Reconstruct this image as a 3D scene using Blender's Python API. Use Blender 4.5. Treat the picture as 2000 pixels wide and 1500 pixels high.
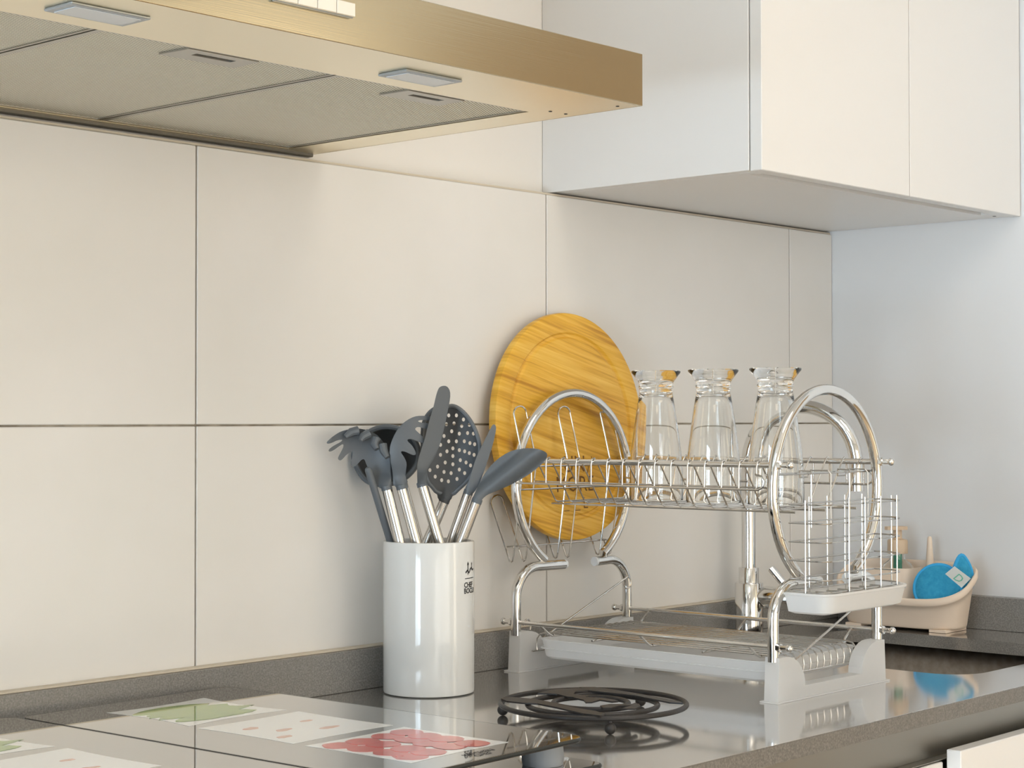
import bpy, bmesh, math, random
from mathutils import Vector, Matrix
from mathutils.geometry import delaunay_2d_cdt

for o in list(bpy.data.objects): bpy.data.objects.remove(o)
scene = bpy.context.scene
COL = scene.collection
random.seed(7)
sin, cos, pi = math.sin, math.cos, math.pi

# ------------------------------------------------------------------ camera
F_PX, YAW, PITCH, ROLL = 3531.93, math.radians(41.9819), math.radians(1.1598), math.radians(-0.0628)
CAM = Vector((-1.27425, -1.62422, 0.32591))
fw = Vector((cos(YAW)*cos(PITCH), sin(YAW)*cos(PITCH), sin(PITCH)))
r0 = Vector((sin(YAW), -cos(YAW), 0)); u0 = r0.cross(fw)
rt = cos(ROLL)*r0 + sin(ROLL)*u0; up = -sin(ROLL)*r0 + cos(ROLL)*u0
cam = bpy.data.cameras.new('camera'); camo = bpy.data.objects.new('camera', cam); COL.objects.link(camo)
cam.sensor_width = 36; cam.lens = F_PX/2000*36; cam.clip_start = 0.02
M = Matrix.Identity(4)
for i in range(3): M[i][0], M[i][1], M[i][2], M[i][3] = rt[i], up[i], -fw[i], CAM[i]
camo.matrix_world = M
scene.camera = camo

# ------------------------------------------------------------------ world and exposure
w = bpy.data.worlds.new('world'); scene.world = w; w.use_nodes = True
w.node_tree.nodes['Background'].inputs[0].default_value = (0.62, 0.72, 0.85, 1)
w.node_tree.nodes['Background'].inputs[1].default_value = 1.0
scene.view_settings.view_transform = 'Standard'; scene.view_settings.look = 'None'
scene.view_settings.exposure = 0.06; scene.view_settings.gamma = 1.0
scene.view_settings.use_curve_mapping = False
LAMP_POWER, LAMP_COL = 5.3, (1.0, 0.88, 0.74)      # ceiling lamps (emission strength of the diffusers)
BLIND_POWER, BLIND_COL = 10.5, (0.66, 0.84, 1.0)     # daylight through the roller blind
GAP_POWER = 40.0
CURTAIN_POWER, CURTAIN_COL = 2.7, (1.0, 0.82, 0.54)  # curtained glass door in the right wall, behind the camera's right
FILL_WIN_POWER, FILL_WIN_COL = 1.75, (1.0, 0.94, 0.85)  # unseen window added behind the camera as frontal fill light
#                                   # open strip under the blind

# pixel helpers (2000x1500 frame) -> a direction; the distance comes from a plane that the thing touches
def ray(x, y): return fw + rt*((x-1000)/F_PX) - up*((y-750)/F_PX)
def atz(x, y, z): d = ray(x, y); return CAM + d*((z-CAM.z)/d.z)
def aty(x, y, Y): d = ray(x, y); return CAM + d*((Y-CAM.y)/d.y)
def atx(x, y, X): d = ray(x, y); return CAM + d*((X-CAM.x)/d.x)

# ------------------------------------------------------------------ materials
MATS = {}
def mat(name, col, rough=0.5, metal=0.0, trans=0.0, ior=1.45, coat=0.0, coat_rough=0.03, noise=None, bump=None, emit=None, sss=0):
    m = bpy.data.materials.new(name); m.use_nodes = True; nt = m.node_tree; b = nt.nodes['Principled BSDF']
    b.inputs['Base Color'].default_value = (*col, 1); b.inputs['Roughness'].default_value = rough
    b.inputs['Metallic'].default_value = metal; b.inputs['Transmission Weight'].default_value = trans
    b.inputs['IOR'].default_value = ior; b.inputs['Coat Weight'].default_value = coat; b.inputs['Coat Roughness'].default_value = coat_rough
    if emit: b.inputs['Emission Color'].default_value = (*emit[0], 1); b.inputs['Emission Strength'].default_value = emit[1]
    if noise or bump:
        tc = nt.nodes.new('ShaderNodeTexCoord')
        nz = nt.nodes.new('ShaderNodeTexNoise'); nz.inputs['Scale'].default_value = (noise or bump)[0]; nz.inputs['Detail'].default_value = 3
        nt.links.new(tc.outputs['Object'], nz.inputs['Vector'])
    if noise:
        cr = nt.nodes.new('ShaderNodeValToRGB'); cr.color_ramp.elements[0].position = noise[3] if len(noise) > 3 else 0.3
        cr.color_ramp.elements[1].position = noise[4] if len(noise) > 4 else 0.7
        cr.color_ramp.elements[0].color = (*noise[1], 1); cr.color_ramp.elements[1].color = (*noise[2], 1)
        nt.links.new(nz.outputs['Fac'], cr.inputs['Fac']); nt.links.new(cr.outputs['Color'], b.inputs['Base Color'])
    if bump:
        bp = nt.nodes.new('ShaderNodeBump'); bp.inputs['Strength'].default_value = bump[1]; bp.inputs['Distance'].default_value = 0.001
        nt.links.new(nz.outputs['Fac'], bp.inputs['Height']); nt.links.new(bp.outputs['Normal'], b.inputs['Normal'])
    MATS[name] = m; return m

mat('tile', (0.775, 0.755, 0.72), 0.28, noise=(6, (0.76, 0.74, 0.70), (0.79, 0.77, 0.74)))
mat('grout', (0.42, 0.37, 0.30), 0.8, noise=(30, (0.20, 0.17, 0.13), (0.55, 0.49, 0.40)))
mat('plaster', (0.80, 0.775, 0.735), 0.7)
mat('paint_white', (0.78, 0.785, 0.79), 0.6)
mat('caulk', (0.62, 0.55, 0.44), 0.5)
mat('lacquer', (0.80, 0.79, 0.775), 0.32)
mat('quartz', (0.17, 0.16, 0.15), 0.08, coat=1.0, coat_rough=0.035, ior=2.0, noise=(520, (0.20, 0.19, 0.176), (0.33, 0.315, 0.29), 0.35, 0.72))
mat('quartz_edge_shaded', (0.17, 0.16, 0.15), 0.42, noise=(520, (0.125, 0.115, 0.102), (0.23, 0.214, 0.192), 0.35, 0.72))  # same stone as the worktop, shade put into a darker colour
mat('quartz_upstand_lit', (0.2, 0.19, 0.18), 0.25, noise=(520, (0.19, 0.182, 0.17), (0.31, 0.298, 0.28), 0.35, 0.72))  # same stone as the front edge, colour lightened to stand in for light
mat('chrome', (0.74, 0.73, 0.71), 0.07, 1.0)
mat('wire_chrome', (0.64, 0.62, 0.59), 0.18, 1.0)
mat('steel', (0.66, 0.64, 0.61), 0.22, 1.0)
mat('sink_steel', (0.30, 0.27, 0.24), 0.35, 1.0, noise=(90, (0.25, 0.22, 0.195), (0.34, 0.31, 0.275)))
mat('alu', (0.50, 0.49, 0.46), 0.35, 1.0)
mat('channel_alu', (0.33, 0.315, 0.28), 0.38, 1.0)
mat('dark_alu', (0.17, 0.16, 0.14), 0.45, 0.4)
mat('dark_gap', (0.03, 0.03, 0.03), 0.7)
mat('black_glass', (0.012, 0.012, 0.012), 0.03, ior=1.9, coat=1.0, coat_rough=0.02)
mat('glass_edge', (0.02, 0.022, 0.02), 0.45, ior=1.45)
mat('rubber', (0.30, 0.32, 0.34), 0.5)
mat('ceramic', (0.745, 0.75, 0.735), 0.12, coat=0.6, coat_rough=0.04)
mat('print_black', (0.02, 0.02, 0.025), 0.5)
mat('print_brown', (0.20, 0.085, 0.012), 0.6)
mat('silicone', (0.115, 0.13, 0.145), 0.42, bump=(60, 0.05))
mat('silicone_dark', (0.055, 0.06, 0.066), 0.5)
mat('clear_glass', (0.985, 0.99, 0.985), 0.0, trans=1.0, ior=1.48)
mat('milky', (0.93, 0.93, 0.925), 0.35, trans=0.45, ior=1.4)
mat('cap_white', (0.80, 0.82, 0.84), 0.5)
mat('iron', (0.028, 0.025, 0.024), 0.42, bump=(500, 0.25))
mat('beige', (0.85, 0.70, 0.56), 0.42)
mat('pump_beige', (0.66, 0.50, 0.35), 0.4)
mat('soap', (0.04, 0.52, 0.33), 0.05, trans=0.55, ior=1.34)
mat('blue_pad', (0.03, 0.32, 0.58), 0.9, noise=(160, (0.025, 0.30, 0.54), (0.045, 0.37, 0.61)), bump=(400, 0.8))
mat('blue_hem', (0.045, 0.42, 0.80), 0.7)
mat('tag_white', (0.82, 0.84, 0.80), 0.6)
mat('tag_green', (0.20, 0.62, 0.45), 0.6)
mat('lens', (0.62, 0.66, 0.70), 0.25, ior=1.5)
mat('lens_frame', (0.40, 0.44, 0.48), 0.35, 0.6)
mat('button', (0.80, 0.77, 0.70), 0.3, 0.3)
mat('oak', (0.60, 0.46, 0.30), 0.45, noise=(5, (0.54, 0.40, 0.25), (0.66, 0.52, 0.36)))
mat('warm_wall', (0.76, 0.72, 0.65), 0.7)
mat('diffuser', (0.9, 0.9, 0.9), 0.6, emit=(LAMP_COL, LAMP_POWER))
mat('blind', (0.8, 0.82, 0.85), 0.8, emit=(BLIND_COL, BLIND_POWER))
mat('daylight_gap', (0.8, 0.82, 0.85), 0.8, emit=(BLIND_COL, GAP_POWER))
mat('curtain', (0.85, 0.80, 0.70), 0.8, emit=(CURTAIN_COL, CURTAIN_POWER))
mat('fill_win_glow', (0.85, 0.83, 0.80), 0.8, emit=(FILL_WIN_COL, FILL_WIN_POWER))  # glow of the added fill window
mat('graphite', (0.045, 0.046, 0.05), 0.4)
mat('wire_satin', (0.52, 0.51, 0.49), 0.24, 1.0)
mat('door_wood', (0.36, 0.25, 0.14), 0.45, noise=(7, (0.30, 0.20, 0.105), (0.42, 0.30, 0.18)))
mat('photo_white', (0.92, 0.93, 0.92), 0.05, coat=1.0, coat_rough=0.02, ior=1.3)
mat('photo_green', (0.22, 0.40, 0.04), 0.05, coat=1.0, coat_rough=0.02, ior=1.3, noise=(60, (0.10, 0.26, 0.01), (0.34, 0.50, 0.08)))
mat('photo_red', (0.62, 0.05, 0.03), 0.05, coat=1.0, coat_rough=0.02, ior=1.3, noise=(45, (0.52, 0.012, 0.01), (0.78, 0.10, 0.07)))
mat('photo_peach', (0.72, 0.42, 0.32), 0.05, coat=1.0, coat_rough=0.02, ior=1.3)

def brushed(name, col, rough, axis_scale, strength):
    m = mat(name, col, rough, 1.0); nt = m.node_tree; b = nt.nodes['Principled BSDF']
    tc = nt.nodes.new('ShaderNodeTexCoord'); mp = nt.nodes.new('ShaderNodeMapping'); mp.inputs['Scale'].default_value = axis_scale
    nz = nt.nodes.new('ShaderNodeTexNoise'); nz.inputs['Scale'].default_value = 1.0; nz.inputs['Detail'].default_value = 2
    bp = nt.nodes.new('ShaderNodeBump'); bp.inputs['Strength'].default_value = strength; bp.inputs['Distance'].default_value = 0.0005
    nt.links.new(tc.outputs['Object'], mp.inputs[0]); nt.links.new(mp.outputs[0], nz.inputs['Vector'])
    nt.links.new(nz.outputs['Fac'], bp.inputs['Height']); nt.links.new(bp.outputs['Normal'], b.inputs['Normal'])
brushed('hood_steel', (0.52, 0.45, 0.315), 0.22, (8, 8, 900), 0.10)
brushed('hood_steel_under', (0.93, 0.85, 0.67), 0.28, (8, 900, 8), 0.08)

def polish(name, amount, rough):       # polished stone and glass: mirror-like towards grazing view
    m = MATS[name]; nt = m.node_tree; b = nt.nodes['Principled BSDF']; out = nt.nodes['Material Output']
    b.inputs['Coat Weight'].default_value = 0.0
    lw = nt.nodes.new('ShaderNodeLayerWeight'); lw.inputs[0].default_value = 0.5
    pw = nt.nodes.new('ShaderNodeMath'); pw.operation = 'POWER'; pw.inputs[1].default_value = 2.0; nt.links.new(lw.outputs['Facing'], pw.inputs[0])
    ml = nt.nodes.new('ShaderNodeMath'); ml.operation = 'MULTIPLY_ADD'; ml.inputs[1].default_value = amount; ml.inputs[2].default_value = 0.02; nt.links.new(pw.outputs[0], ml.inputs[0])
    gl = nt.nodes.new('ShaderNodeBsdfGlossy'); gl.inputs['Color'].default_value = (0.97, 0.965, 0.955, 1); gl.inputs['Roughness'].default_value = rough
    mx = nt.nodes.new('ShaderNodeMixShader'); nt.links.new(ml.outputs[0], mx.inputs[0]); nt.links.new(b.outputs[0], mx.inputs[1]); nt.links.new(gl.outputs[0], mx.inputs[2])
    nt.links.new(mx.outputs[0], out.inputs[0])
polish('quartz', 0.88, 0.075); polish('black_glass', 0.86, 0.02)
for q in ('photo_white', 'photo_green', 'photo_red', 'photo_peach'): polish(q, 0.34, 0.02)

def milky_mat():
    m = MATS['milky']; nt = m.node_tree; b = nt.nodes['Principled BSDF']; out = nt.nodes['Material Output']
    tr = nt.nodes.new('ShaderNodeBsdfTranslucent'); tr.inputs[0].default_value = (0.99, 0.99, 0.99, 1)
    tp_ = nt.nodes.new('ShaderNodeBsdfTransparent'); tp_.inputs[0].default_value = (0.95, 0.96, 0.97, 1)
    m1 = nt.nodes.new('ShaderNodeMixShader'); m1.inputs[0].default_value = 0.55
    m2 = nt.nodes.new('ShaderNodeMixShader'); m2.inputs[0].default_value = 0.16
    nt.links.new(b.outputs[0], m1.inputs[1]); nt.links.new(tr.outputs[0], m1.inputs[2])
    nt.links.new(m1.outputs[0], m2.inputs[1]); nt.links.new(tp_.outputs[0], m2.inputs[2]); nt.links.new(m2.outputs[0], out.inputs[0])
    b.inputs['Transmission Weight'].default_value = 0.0; b.inputs['Roughness'].default_value = 0.5
milky_mat()

def mesh_filter_mat():
    m = mat('filter_mesh', (0.5, 0.48, 0.42), 0.5, 0.55); nt = m.node_tree; b = nt.nodes['Principled BSDF']
    tc = nt.nodes.new('ShaderNodeTexCoord'); outs = []
    for ang in (29, -29):
        mp = nt.nodes.new('ShaderNodeMapping'); mp.inputs['Rotation'].default_value = (0, 0, math.radians(-ang+90))
        wv = nt.nodes.new('ShaderNodeTexWave'); wv.wave_type = 'BANDS'; wv.bands_direction = 'X'; wv.inputs['Scale'].default_value = 105
        nt.links.new(tc.outputs['Object'], mp.inputs[0]); nt.links.new(mp.outputs[0], wv.inputs['Vector']); outs.append(wv.outputs['Fac'])
    mx = nt.nodes.new('ShaderNodeMath'); mx.operation = 'MULTIPLY_ADD'; mx.inputs[1].default_value = 0.35
    nt.links.new(outs[1], mx.inputs[0]); nt.links.new(outs[0], mx.inputs[2])
    cr = nt.nodes.new('ShaderNodeValToRGB'); cr.color_ramp.elements[0].position = 0.15; cr.color_ramp.elements[1].position = 0.9
    cr.color_ramp.elements[0].color = (0.27, 0.26, 0.21, 1); cr.color_ramp.elements[1].color = (0.90, 0.87, 0.77, 1)
    nt.links.new(mx.outputs[0], cr.inputs[0]); nt.links.new(cr.outputs[0], b.inputs['Base Color'])
    bp = nt.nodes.new('ShaderNodeBump'); bp.inputs['Strength'].default_value = 0.4; bp.inputs['Distance'].default_value = 0.001
    nt.links.new(mx.outputs[0], bp.inputs['Height']); nt.links.new(bp.outputs['Normal'], b.inputs['Normal'])
mesh_filter_mat()

def bamboo_mat():
    m = mat('bamboo', (0.7, 0.4, 0.1), 0.38); nt = m.node_tree; b = nt.nodes['Principled BSDF']
    tc = nt.nodes.new('ShaderNodeTexCoord')
    rot = nt.nodes.new('ShaderNodeMapping'); rot.inputs['Rotation'].default_value = (0, math.radians(-14), 0); nt.links.new(tc.outputs['Object'], rot.inputs[0])
    mp = nt.nodes.new('ShaderNodeMapping'); mp.inputs['Scale'].default_value = (9, 9, 260)
    nt.links.new(rot.outputs[0], mp.inputs[0])
    nz = nt.nodes.new('ShaderNodeTexNoise'); nz.inputs['Scale'].default_value = 1; nz.inputs['Detail'].default_value = 4; nt.links.new(mp.outputs[0], nz.inputs['Vector'])
    mp2 = nt.nodes.new('ShaderNodeMapping'); mp2.inputs['Scale'].default_value = (1.5, 1.5, 46)
    nt.links.new(rot.outputs[0], mp2.inputs[0])
    n2 = nt.nodes.new('ShaderNodeTexNoise'); n2.inputs['Scale'].default_value = 1; n2.inputs['Detail'].default_value = 1; nt.links.new(mp2.outputs[0], n2.inputs['Vector'])
    ad = nt.nodes.new('ShaderNodeMath'); ad.operation = 'ADD'; nt.links.new(nz.outputs[0], ad.inputs[0]); nt.links.new(n2.outputs[0], ad.inputs[1])
    ml = nt.nodes.new('ShaderNodeMath'); ml.operation = 'MULTIPLY'; ml.inputs[1].default_value = 0.5; nt.links.new(ad.outputs[0], ml.inputs[0])
    cr = nt.nodes.new('ShaderNodeValToRGB'); e = cr.color_ramp.elements; e[0].position = 0.36; e[1].position = 0.66
    e[0].color = (0.52, 0.235, 0.014, 1); e[1].color = (0.93, 0.60, 0.125, 1)
    x = e.new(0.5); x.color = (0.80, 0.44, 0.045, 1)
    nt.links.new(ml.outputs[0], cr.inputs[0]); nt.links.new(cr.outputs[0], b.inputs['Base Color'])
bamboo_mat()

# ------------------------------------------------------------------ mesh helpers
def empty(name, loc, rotz=0.0, label=None, cat=None, group=None):
    o = bpy.data.objects.new(name, None); COL.objects.link(o); o.location = loc; o.rotation_euler = (0, 0, rotz); o.empty_display_size = 0.02
    return tag(o, label, cat, group)
def tag(o, label=None, cat=None, group=None, kind=None):
    if label: o['label'] = label
    if cat: o['category'] = cat
    if group: o['group'] = group
    if kind: o['kind'] = kind
    return o
# vertices are given in world space (parent without rotation) or, with local=True, in the parent's own space
def mk(name, V, Fc, material, parent=None, origin=None, smooth=False, local=False, sharp=35):
    me = bpy.data.meshes.new(name)
    base = Vector((0, 0, 0))
    if parent is not None and not local:
        q = parent
        while q is not None: base += q.location; q = q.parent
    org = Vector(origin) if origin is not None else None
    if parent is None:
        if org is None:
            xs = [v[0] for v in V]; ys = [v[1] for v in V]; zs = [v[2] for v in V]
            org = Vector(((min(xs)+max(xs))/2, (min(ys)+max(ys))/2, min(zs)))
        base = org
    me.from_pydata([tuple(Vector(v)-base) for v in V], [], Fc)
    bm = bmesh.new(); bm.from_mesh(me); bmesh.ops.recalc_face_normals(bm, faces=bm.faces); bm.to_mesh(me); bm.free()
    if smooth:
        me.shade_smooth(); me.set_sharp_from_angle(angle=math.radians(sharp))
    me.materials.append(MATS[material])
    o = bpy.data.objects.new(name, me); COL.objects.link(o)
    if parent is not None: o.parent = parent
    else: o.location = org
    return o
def struct(o): o['kind'] = 'structure'; return o

def join(*parts):
    V, Fc = [], []
    for v, f in parts:
        n = len(V); V += [Vector(p) for p in v]; Fc += [tuple(i+n for i in q) for q in f]
    return V, Fc
def box(x0, x1, y0, y1, z0, z1, bev=0.0, seg=2):
    bm = bmesh.new(); bmesh.ops.create_cube(bm, size=1)
    for v in bm.verts: v.co = Vector((x0+(v.co.x+.5)*(x1-x0), y0+(v.co.y+.5)*(y1-y0), z0+(v.co.z+.5)*(z1-z0)))
    if bev: bmesh.ops.bevel(bm, geom=bm.edges[:], offset=bev, segments=seg, affect='EDGES', profile=0.5)
    bm.verts.index_update(); V = [v.co.copy() for v in bm.verts]; Fc = [tuple(v.index for v in f.verts) for f in bm.faces]; bm.free()
    return V, Fc
def tube(path, rad, n=10, closed=False, cap=True, round_ends=False):
    P = [Vector(p) for p in path]
    if closed is False:
        Q = [P[0]]
        for p in P[1:]:
            if (p-Q[-1]).length > 1e-6: Q.append(p)
        P = Q
    m = len(P); R = rad if isinstance(rad, (list, tuple)) else [rad]*m
    T = []
    for i in range(m):
        a = P[(i-1) % m] if (closed or i > 0) else P[i]; b = P[(i+1) % m] if (closed or i < m-1) else P[i]
        T.append((b-a).normalized())
    t = T[0]; s = Vector((0, 0, 1)) if abs(t.z) < .9 else Vector((1, 0, 0)); nrm = (s - t*s.dot(t)).normalized()
    V, Fc = [], []
    for i in range(m):
        t = T[i]; nrm = (nrm - t*nrm.dot(t)).normalized(); bn = t.cross(nrm)
        for k in range(n): a = 2*pi*k/n; V.append(P[i] + (nrm*cos(a)+bn*sin(a))*R[i])
    rng = m if closed else m-1
    for i in range(rng):
        for k in range(n):
            a = i*n+k; b = i*n+(k+1) % n; c = ((i+1) % m)*n+(k+1) % n; d = ((i+1) % m)*n+k; Fc.append((a, b, c, d))
    if not closed and cap:
        Fc.append(tuple(range(n))); Fc.append(tuple((m-1)*n+k for k in range(n)))
    return V, Fc
def capsule_path(a, b, r, k=4):
    a, b = Vector(a), Vector(b); d = (b-a).normalized(); P, R = [], []
    for i in range(k): q = pi/2*i/k; P.append(a + d*(r-r*cos(q))); R.append(max(r*sin(q), r*.02))
    P.append(a+d*r); R.append(r); P.append(b-d*r); R.append(r)
    for i in range(k-1, -1, -1): q = pi/2*i/k; P.append(b - d*(r-r*cos(q))); R.append(max(r*sin(q), r*.02))
    return P, R
def lathe(prof, center=(0, 0, 0), n=48, axis='z', closed=False):
    c = Vector(center); V, Fc = [], []; m = len(prof)
    for r, h in prof:
        for k in range(n):
            a = 2*pi*k/n
            V.append(c + (Vector((r*cos(a), r*sin(a), h)) if axis == 'z' else Vector((r*cos(a), h, r*sin(a)))))
    for i in range(m if closed else m-1):
        for k in range(n): Fc.append((i*n+k, i*n+(k+1) % n, ((i+1) % m)*n+(k+1) % n, ((i+1) % m)*n+k))
    if not closed:
        if prof[0][0] > 1e-6: Fc.append(tuple(range(n)))
        if prof[-1][0] > 1e-6: Fc.append(tuple((m-1)*n+k for k in range(n)))
    return V, Fc
def sphere(c, r, n=14, sq=(1, 1, 1)):
    prof = [(r*max(sin(pi*i/10), 1e-4), -r*cos(pi*i/10)) for i in range(11)]
    V, Fc = lathe(prof, (0, 0, 0), n); c = Vector(c)
    return [Vector((v.x*sq[0], v.y*sq[1], v.z*sq[2]))+c for v in V], Fc
def rrect(x0, x1, y0, y1, r, n=8):
    out = []
    for cx, cy, a0 in ((x1-r, y1-r, 0), (x0+r, y1-r, pi/2), (x0+r, y0+r, pi), (x1-r, y0+r, 3*pi/2)):
        for i in range(n+1): a = a0+pi/2*i/n; out.append((cx+r*cos(a), cy+r*sin(a)))
    return out
def inside(p, poly):
    x, y = p; c = False; j = len(poly)-1
    for i in range(len(poly)):
        xi, yi = poly[i]; xj, yj = poly[j]
        if (yi > y) != (yj > y) and x < (xj-xi)*(y-yi)/(yj-yi)+xi: c = not c
        j = i
    return c
# filled 2D outline with holes; interior grid points let it be curved
def fill(outline, holes=(), step=None):
    pts, edges = [], []
    for loop in (outline, *holes):
        n = len(pts); pts += [Vector(p[:2]) for p in loop]; edges += [(n+i, n+(i+1) % len(loop)) for i in range(len(loop))]
    if step:
        xs = [p.x for p in pts]; ys = [p.y for p in pts]; y = min(ys)+step/2; row = 0
        while y < max(ys):
            x = min(xs)+step*(.5 if row % 2 else 1.0)
            while x < max(xs):
                if inside((x, y), outline) and not any(inside((x, y), h) for h in holes): pts.append(Vector((x, y)))
                x += step
            y += step*.87; row += 1
    v, e, f, *_ = delaunay_2d_cdt(pts, edges, [], 0, 1e-6)
    v = [(p.x, p.y) for p in v]; tri = []
    for q in f:
        c = (sum(v[i][0] for i in q)/len(q), sum(v[i][1] for i in q)/len(q))
        if inside(c, outline) and not any(inside(c, h) for h in holes): tri.append(tuple(q))
    return v, tri
def solid(v2, tri, top, bot):            # top(x,y), bot(x,y) -> world points
    n = len(v2); V = [Vector(top(*p)) for p in v2] + [Vector(bot(*p)) for p in v2]
    cnt = {}
    for t in tri:
        for i in range(len(t)):
            a, b = t[i], t[(i+1) % len(t)]; k = (min(a, b), max(a, b)); cnt.setdefault(k, []).append((a, b))
    Fc = list(tri) + [tuple(n+i for i in reversed(t)) for t in tri]
    for k, l in cnt.items():
        if len(l) == 1: a, b = l[0]; Fc.append((b, a, a+n, b+n))
    return V, Fc
def slab(outline, z0, z1, holes=()):
    v, t = fill(outline, holes); return solid(v, t, lambda x, y: (x, y, z1), lambda x, y: (x, y, z0))
def text_mesh(s, size, extr=0.0, bold=0.0):
    cu = bpy.data.curves.new('txt', 'FONT'); cu.body = s; cu.size = size; cu.align_x = 'CENTER'; cu.align_y = 'CENTER'; cu.extrude = extr; cu.offset = bold; cu.resolution_u = 2
    o = bpy.data.objects.new('txt', cu); COL.objects.link(o)
    dg = bpy.context.evaluated_depsgraph_get(); me = bpy.data.meshes.new_from_object(o.evaluated_get(dg))
    V = [v.co.copy() for v in me.vertices]; Fc = [tuple(p.vertices) for p in me.polygons]
    bpy.data.objects.remove(o); bpy.data.curves.remove(cu); bpy.data.meshes.remove(me)
    return V, Fc
def copy_part(o, parent, loc=None):
    c = o.copy(); COL.objects.link(c); c.parent = parent
    if loc is not None: c.location = loc
    return c

# ------------------------------------------------------------------ the room
XR, WY, ZT, ZM, ZB = 1.3326, 0.025, 0.6383, 0.3209, 0.050
XL, YF, ZF, ZC = -3.0, -3.4, -0.90, 1.65
floor = struct(mk('floor', *box(XL-.1, XR+.1, YF-.1, WY+.1, ZF-.05, ZF), 'oak'))
ceil = struct(mk('ceiling', *box(XL-.1, XR+.1, YF-.1, WY+.1, ZC, ZC+.05), 'paint_white'))
dy0, dy1, gy0_, gy1_ = -2.02, -1.18, -3.20, -2.22           # interior door and curtained glass door in the right wall
wall_right = struct(mk('wall_right', *join(box(XR, XR+.1, dy1, WY+.1, ZF, ZC), box(XR, XR+.1, gy1_, dy0, ZF, ZC), box(XR, XR+.1, YF, gy0_, ZF, ZC), box(XR, XR+.1, dy0, dy1, 1.15, ZC), box(XR, XR+.1, gy0_, gy1_, 1.20, ZC)), 'paint_white'))
door = struct(empty('door_1', (XR+.05, (dy0+dy1)/2, ZF)))
mk('door_leaf', *box(XR+.01, XR+.05, dy0+.06, dy1-.06, ZF+.005, 1.09, .002, 1), 'door_wood', door)
mk('door_frame', *join(box(XR-.012, XR+.09, dy0, dy0+.058, ZF, 1.15), box(XR-.012, XR+.09, dy1-.058, dy1, ZF, 1.15), box(XR-.012, XR+.09, dy0+.058, dy1-.058, 1.092, 1.15)), 'door_wood', door)
mk('door_handle', *join(tube([(XR+.009, dy0+.12, .12), (XR-.045, dy0+.12, .12)], .009, 12), tube([(XR-.045, dy0+.115, .12), (XR-.045, dy0+.24, .12)], .008, 12)), 'steel', door)
glass_door = struct(empty('window_2', (XR+.05, (gy0_+gy1_)/2, ZF)))
mk('window_frame', *join(box(XR+.01, XR+.07, gy0_, gy0_+.06, ZF, 1.20), box(XR+.01, XR+.07, gy1_-.06, gy1_, ZF, 1.20), box(XR+.01, XR+.07, gy0_+.06, gy1_-.06, 1.13, 1.20), box(XR+.01, XR+.07, gy0_+.06, gy1_-.06, ZF, ZF+.12)), 'lacquer', glass_door)
mk('curtain', *box(XR+.045, XR+.05, gy0_+.061, gy1_-.061, ZF+.121, 1.129), 'curtain', glass_door)
tx0, tx1, tz0, tz1 = -1.75, 0.75, -0.55, 1.20
wall_front = struct(mk('wall_front', *join(box(XL, tx0, YF-.1, YF, ZF, ZC), box(tx1, XR, YF-.1, YF, ZF, ZC), box(tx0, tx1, YF-.1, YF, ZF, tz0), box(tx0, tx1, YF-.1, YF, tz1, ZC)), 'warm_wall'))
fill_win = struct(empty('added_fill_window', ((tx0+tx1)/2, YF-.05, tz0)))  # added window, out of view, there to light the room from the front
mk('window_frame', *join(box(tx0, tx0+.06, YF-.07, YF-.01, tz0, tz1), box(tx1-.06, tx1, YF-.07, YF-.01, tz0, tz1), box(tx0+.06, tx1-.06, YF-.07, YF-.01, tz0, tz0+.07), box(tx0+.06, tx1-.06, YF-.07, YF-.01, tz1-.07, tz1), box(-.54, -.46, YF-.07, YF-.01, tz0+.07, tz1-.07)), 'lacquer', fill_win)
mk('curtain', *box(tx0+.02, tx1-.02, YF-.085, YF-.075, tz0+.02, tz1-.02), 'fill_win_glow', fill_win)  # added glowing sheet that serves as fill light
wall_back = struct(mk('wall_back', *box(XL, XR+.1, WY, WY+.1, ZF, ZC), 'plaster', origin=(0, WY, ZF)))
wy0, wy1, wz0, wz1 = -1.62, -0.42, -0.42, 1.15
wl = join(box(XL-.1, XL, YF, wy0, ZF, ZC), box(XL-.1, XL, wy1, WY, ZF, ZC), box(XL-.1, XL, wy0, wy1, ZF, wz0), box(XL-.1, XL, wy0, wy1, wz1, ZC))
wall_left = struct(mk('wall_left', *wl, 'paint_white'))
window = struct(empty('window_1', (XL-.05, (wy0+wy1)/2, wz0)))
for nm, q in (('window_frame', join(box(XL-.07, XL-.01, wy0, wy0+.05, wz0, wz1), box(XL-.07, XL-.01, wy1-.05, wy1, wz0, wz1), box(XL-.07, XL-.01, wy0+.05, wy1-.05, wz0, wz0+.06), box(XL-.07, XL-.01, wy0+.05, wy1-.05, wz1-.06, wz1), box(XL-.07, XL-.01, -1.05, -.99, wz0+.06, wz1-.06))),):
    mk(nm, *q, 'lacquer', window)
mk('roller_blind', *box(XL-.085, XL-.075, wy0+.02, wy1-.02, -.12, wz1), 'blind', window)
mk('pane', *box(XL-.085, XL-.08, wy0+.02, wy1-.02, wz0, -.125), 'daylight_gap', window)

# wall tiles: bed of grout and one object for each tile
mk('tile_bed', *box(-1.40, XR, 0.004, WY, ZB-.06, ZT-.001), 'grout', wall_back)
mk('tile_edge_trim', *box(-1.40, XR, 0.0035, WY, ZT-.001, ZT+.0015), 'caulk', wall_back)
TW, g = 0.602, 0.0011
for c in range(-3, 3):
    x0, x1 = c*TW+g, min((c+1)*TW-g, XR-.001)
    if x0 > XR-.01: continue
    for z0, z1 in ((ZB-.055, ZM-g), (ZM+g, ZT-.0018)):
        mk('tile', *box(x0, x1, 0.0, 0.008, z0, z1, 0.0009, 1), 'tile', wall_back)

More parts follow.
